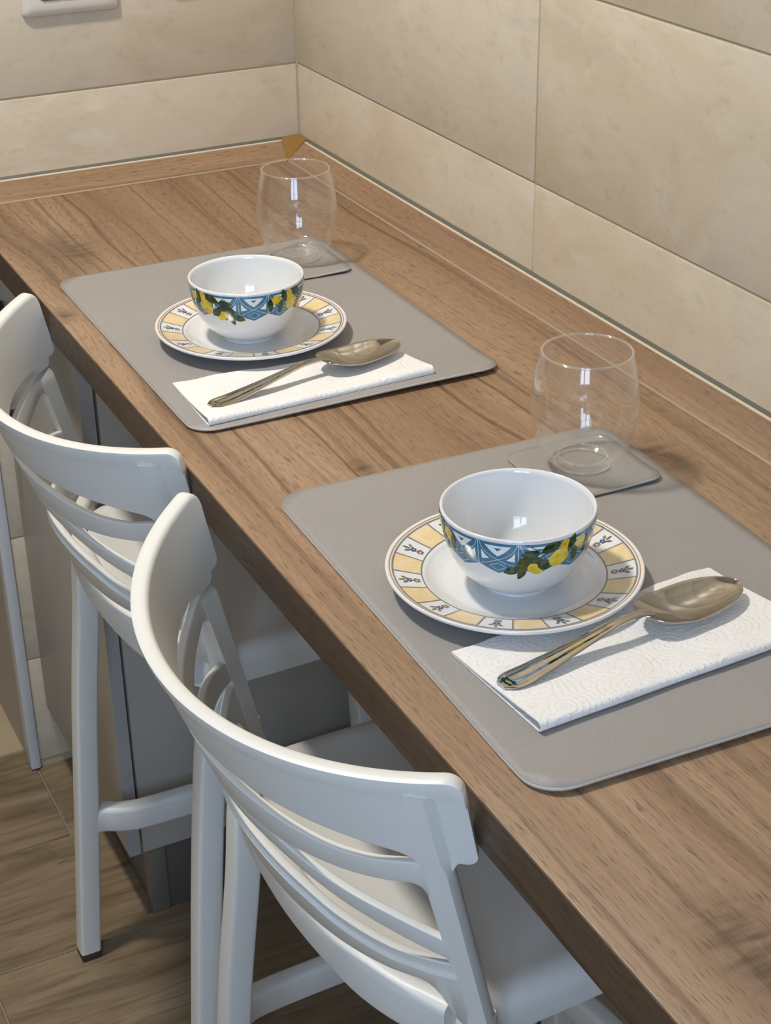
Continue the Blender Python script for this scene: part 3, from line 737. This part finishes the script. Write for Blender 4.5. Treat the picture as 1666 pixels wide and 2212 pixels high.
def make_bowl(loc, label, clusters):
    o = empty('cereal_bowl', loc, label=label, cat='bowl', group='lemon painted bowls')
    inn = [(r - .0032, z) for r, z in BO if z > .012]
    prof = [(0, .0030), (.0225, .0028), (.0235, .0003), (.0262, 0)] + BO + [(.0570, .0631), (.0560, .0636), (.0549, .0630)] + inn[::-1][1:] + [(.034, .0098), (.024, .0072), (.012, .0064), (0, .0062)]
    link('basin', revolve('basin', prof, 128), 'porcelain', o, angle=0)
    bowl_decal(clusters).build(o, BLN)
    return o
# angle 0 is +x; the camera side of the near bowl is about -118 degrees
ZB = ZM + .0041
make_bowl((-.3170, -.5933, ZB), 'white bowl with blue band and lemons on the far plate', [(-152, True), (-58, True), (30, False), (118, True)])
make_bowl((-.3242, -1.1336, ZB), 'white bowl with blue band and lemons on the near plate', [(-93, False), (10, False), (100, True), (-205, False)])

# ------------------------------------------------------------------ folded paper napkins
def make_napkin(A, B, C, D, label, seed):
    A, B, C, D = [Vector((p[0], p[1])) for p in (A, B, C, D)]
    ctr = (A + B + C + D) / 4; rnd = random.Random(seed); o_loc = (ctr.x, ctr.y, ZM)
    NU = 46; ph = [rnd.uniform(0, 6.28) for _ in range(6)]
    def base(u, v):   # u along the length, v from the open edge (0) to the fold (1)
        p = (A.lerp(D, u)).lerp(B.lerp(C, u), v); return p - ctr
    th = .0009
    def gap(u, v):    # height of the upper ply over the lower
        return .0022 + .0050 * v ** 2 + .0006 * math.sin(7 * u + ph[0]) * v + .0005 * math.sin(17 * u + 3 * v + ph[1]) + .0022 * max(0, u - .82) / .18 * v
    prof = []
    nv = 14
    secs = []
    for i in range(NU + 1):
        u = i / NU; row = []
        jit = .0012 * math.sin(11 * u + ph[2]) + .0006 * math.sin(41 * u + ph[3])
        def pt(v, z, dv=0.):
            q = base(u, v) + (B - A).normalized() * (dv + jit * (1 - v))
            return (q.x, q.y, z)
        low = lambda v: .0004
        G = gap(u, 1)
        up_ = [(k / nv) for k in range(nv + 1)]
        outer = [pt(v, low(v)) for v in up_]
        fold = [pt(1, low(1) + G / 2 - G / 2 * math.cos(math.pi * k / 8), G * .55 * math.sin(math.pi * k / 8)) for k in range(1, 8)]
        topo = [pt(v, low(v) + gap(u, v)) for v in up_[::-1]]
        topi = [pt(v, low(v) + gap(u, v) - th) for v in up_]
        G2 = G - 2 * th
        foldi = [pt(1, low(1) + G / 2 + G2 / 2 * math.cos(math.pi * k / 8), G2 * .5 * math.sin(math.pi * k / 8)) for k in range(1, 8)]
        lowi = [pt(v, low(v) + th) for v in up_[::-1]]
        secs.append(outer + fold + topo + topi + foldi + lowi)
    o = link('paper_napkin', loft('paper_napkin', secs, True, True), 'paper', None, o_loc, angle=70)
    # second folded ply inside
    return tag(o, label, 'napkin', 'folded paper napkins')
make_napkin((-.4257, -.6679), (-.4288, -.7690), (-.1985, -.7610), (-.2050, -.6850), 'folded white embossed paper napkin on the far placemat', 3)
make_napkin((-.4125, -1.1957), (-.4064, -1.3010), (-.1760, -1.2900), (-.1860, -1.1840), 'folded white embossed paper napkin on the near placemat', 8)

# ------------------------------------------------------------------ spoons
def make_spoon(p0, p1, z, label):
    p0 = Vector(p0); p1 = Vector(p1); L = (p1 - p0).length; ang = math.atan2(p1.y - p0.y, p1.x - p0.x); k = L / .215
    o = empty('tablespoon', (p0.x, p0.y, z), ang, label=label, cat='spoon', group='steel tablespoons')
    hw = smooth_tab([(0, .0046), (.004, .0082), (.009, .0102), (.014, .0106), (.03, .0095), (.06, .0068), (.09, .0050), (.112, .0040), (.122, .0042), (.130, .0056)])
    hz = smooth_tab([(0, .0015), (.014, .0018), (.04, .0050), (.08, .0115), (.105, .0150), (.120, .0150), (.131, .0128)])
    N = 15
    # handle: bar with a sunk panel inside a raised border
    secs = []
    for i in range(66):
        x = .131 * i / 65; w = lerp_tab(hw, x); zc = lerp_tab(hz, x); fade = max(0, min(1, (.118 - x) / .03)) * max(0, min(1, (x - .003) / .006))
        top = []
        for j in range(N):
            t = -1 + 2 * j / (N - 1); at = abs(t)
            g = -.0011 * fade * max(0, min(1, (.66 - at) / .10)) - .0005 * max(0, (at - .86) / .14) + .0004 * (1 - at) * (1 - fade)
            g += .0006 * fade * max(0, 1 - abs(at - .36) / .12)
            top.append((x * k, t * w, zc + .0011 + g))
        bot = [(x * k, (1 - 2 * j / (N - 1)) * w * .96, zc - .0008 - .0004 * (1 - abs(1 - 2 * j / (N - 1)))) for j in range(N)]
        secs.append(top + bot)
    link('handle', loft('handle', secs), 'steel', o, angle=32)
    # bowl: egg-shaped concave dish
    x0, x1 = .124, .215; secs = []; NB = 40; NJ = 25
    def wid(u): return .0226 * max(0., 1 - abs(2 * min(1, max(0, u)) ** .92 - 1) ** 2.3) ** .52
    up_v, f = [], []
    for i in range(NB + 1):
        u = i / NB; u = .5 - .5 * math.cos(math.pi * u); x = x0 + (x1 - x0) * u; w = max(.0036 * (1 - u) ** 3 + wid(u), .0002)
        rim = .0148 * (1 - u) ** 2.2 + .0098 + .0010 * u - .0098 * (1 - u) ** 2.2 * .0
        rim = .0150 + (.0098 - .0150) * min(1, u / .35) + .0012 * max(0, u - .5)
        dep = .0088 * math.sin(math.pi * min(1, u) ** .9) ** .8 if 0 < u < 1 else 0.
        for j in range(NJ):
            t = -1 + 2 * j / (NJ - 1); up_v.append((x * k, t * w, rim - dep * (1 - abs(t) ** 2.1)))
    for i in range(NB):
        for j in range(NJ - 1): f.append((i * NJ + j, (i + 1) * NJ + j, (i + 1) * NJ + j + 1, i * NJ + j + 1))
    me = mesh('scoop', up_v, f)
    bm = bmesh.new(); bm.from_mesh(me)
    if sum(q.normal.z for q in bm.faces) < 0: bmesh.ops.reverse_faces(bm, faces=bm.faces[:])
    bm.to_mesh(me); bm.free()
    b = link('scoop', me, 'steel', o, angle=0); md = b.modifiers.new('solid', 'SOLIDIFY'); md.thickness = .0013; md.offset = -1
    return o
ZN = ZM + .0048
make_spoon((-.4163, -.7422), (-.2055, -.7030), ZN, 'steel tablespoon lying on the far napkin')
make_spoon((-.4060, -1.2526), (-.1930, -1.2258), ZN, 'steel tablespoon lying on the near napkin')
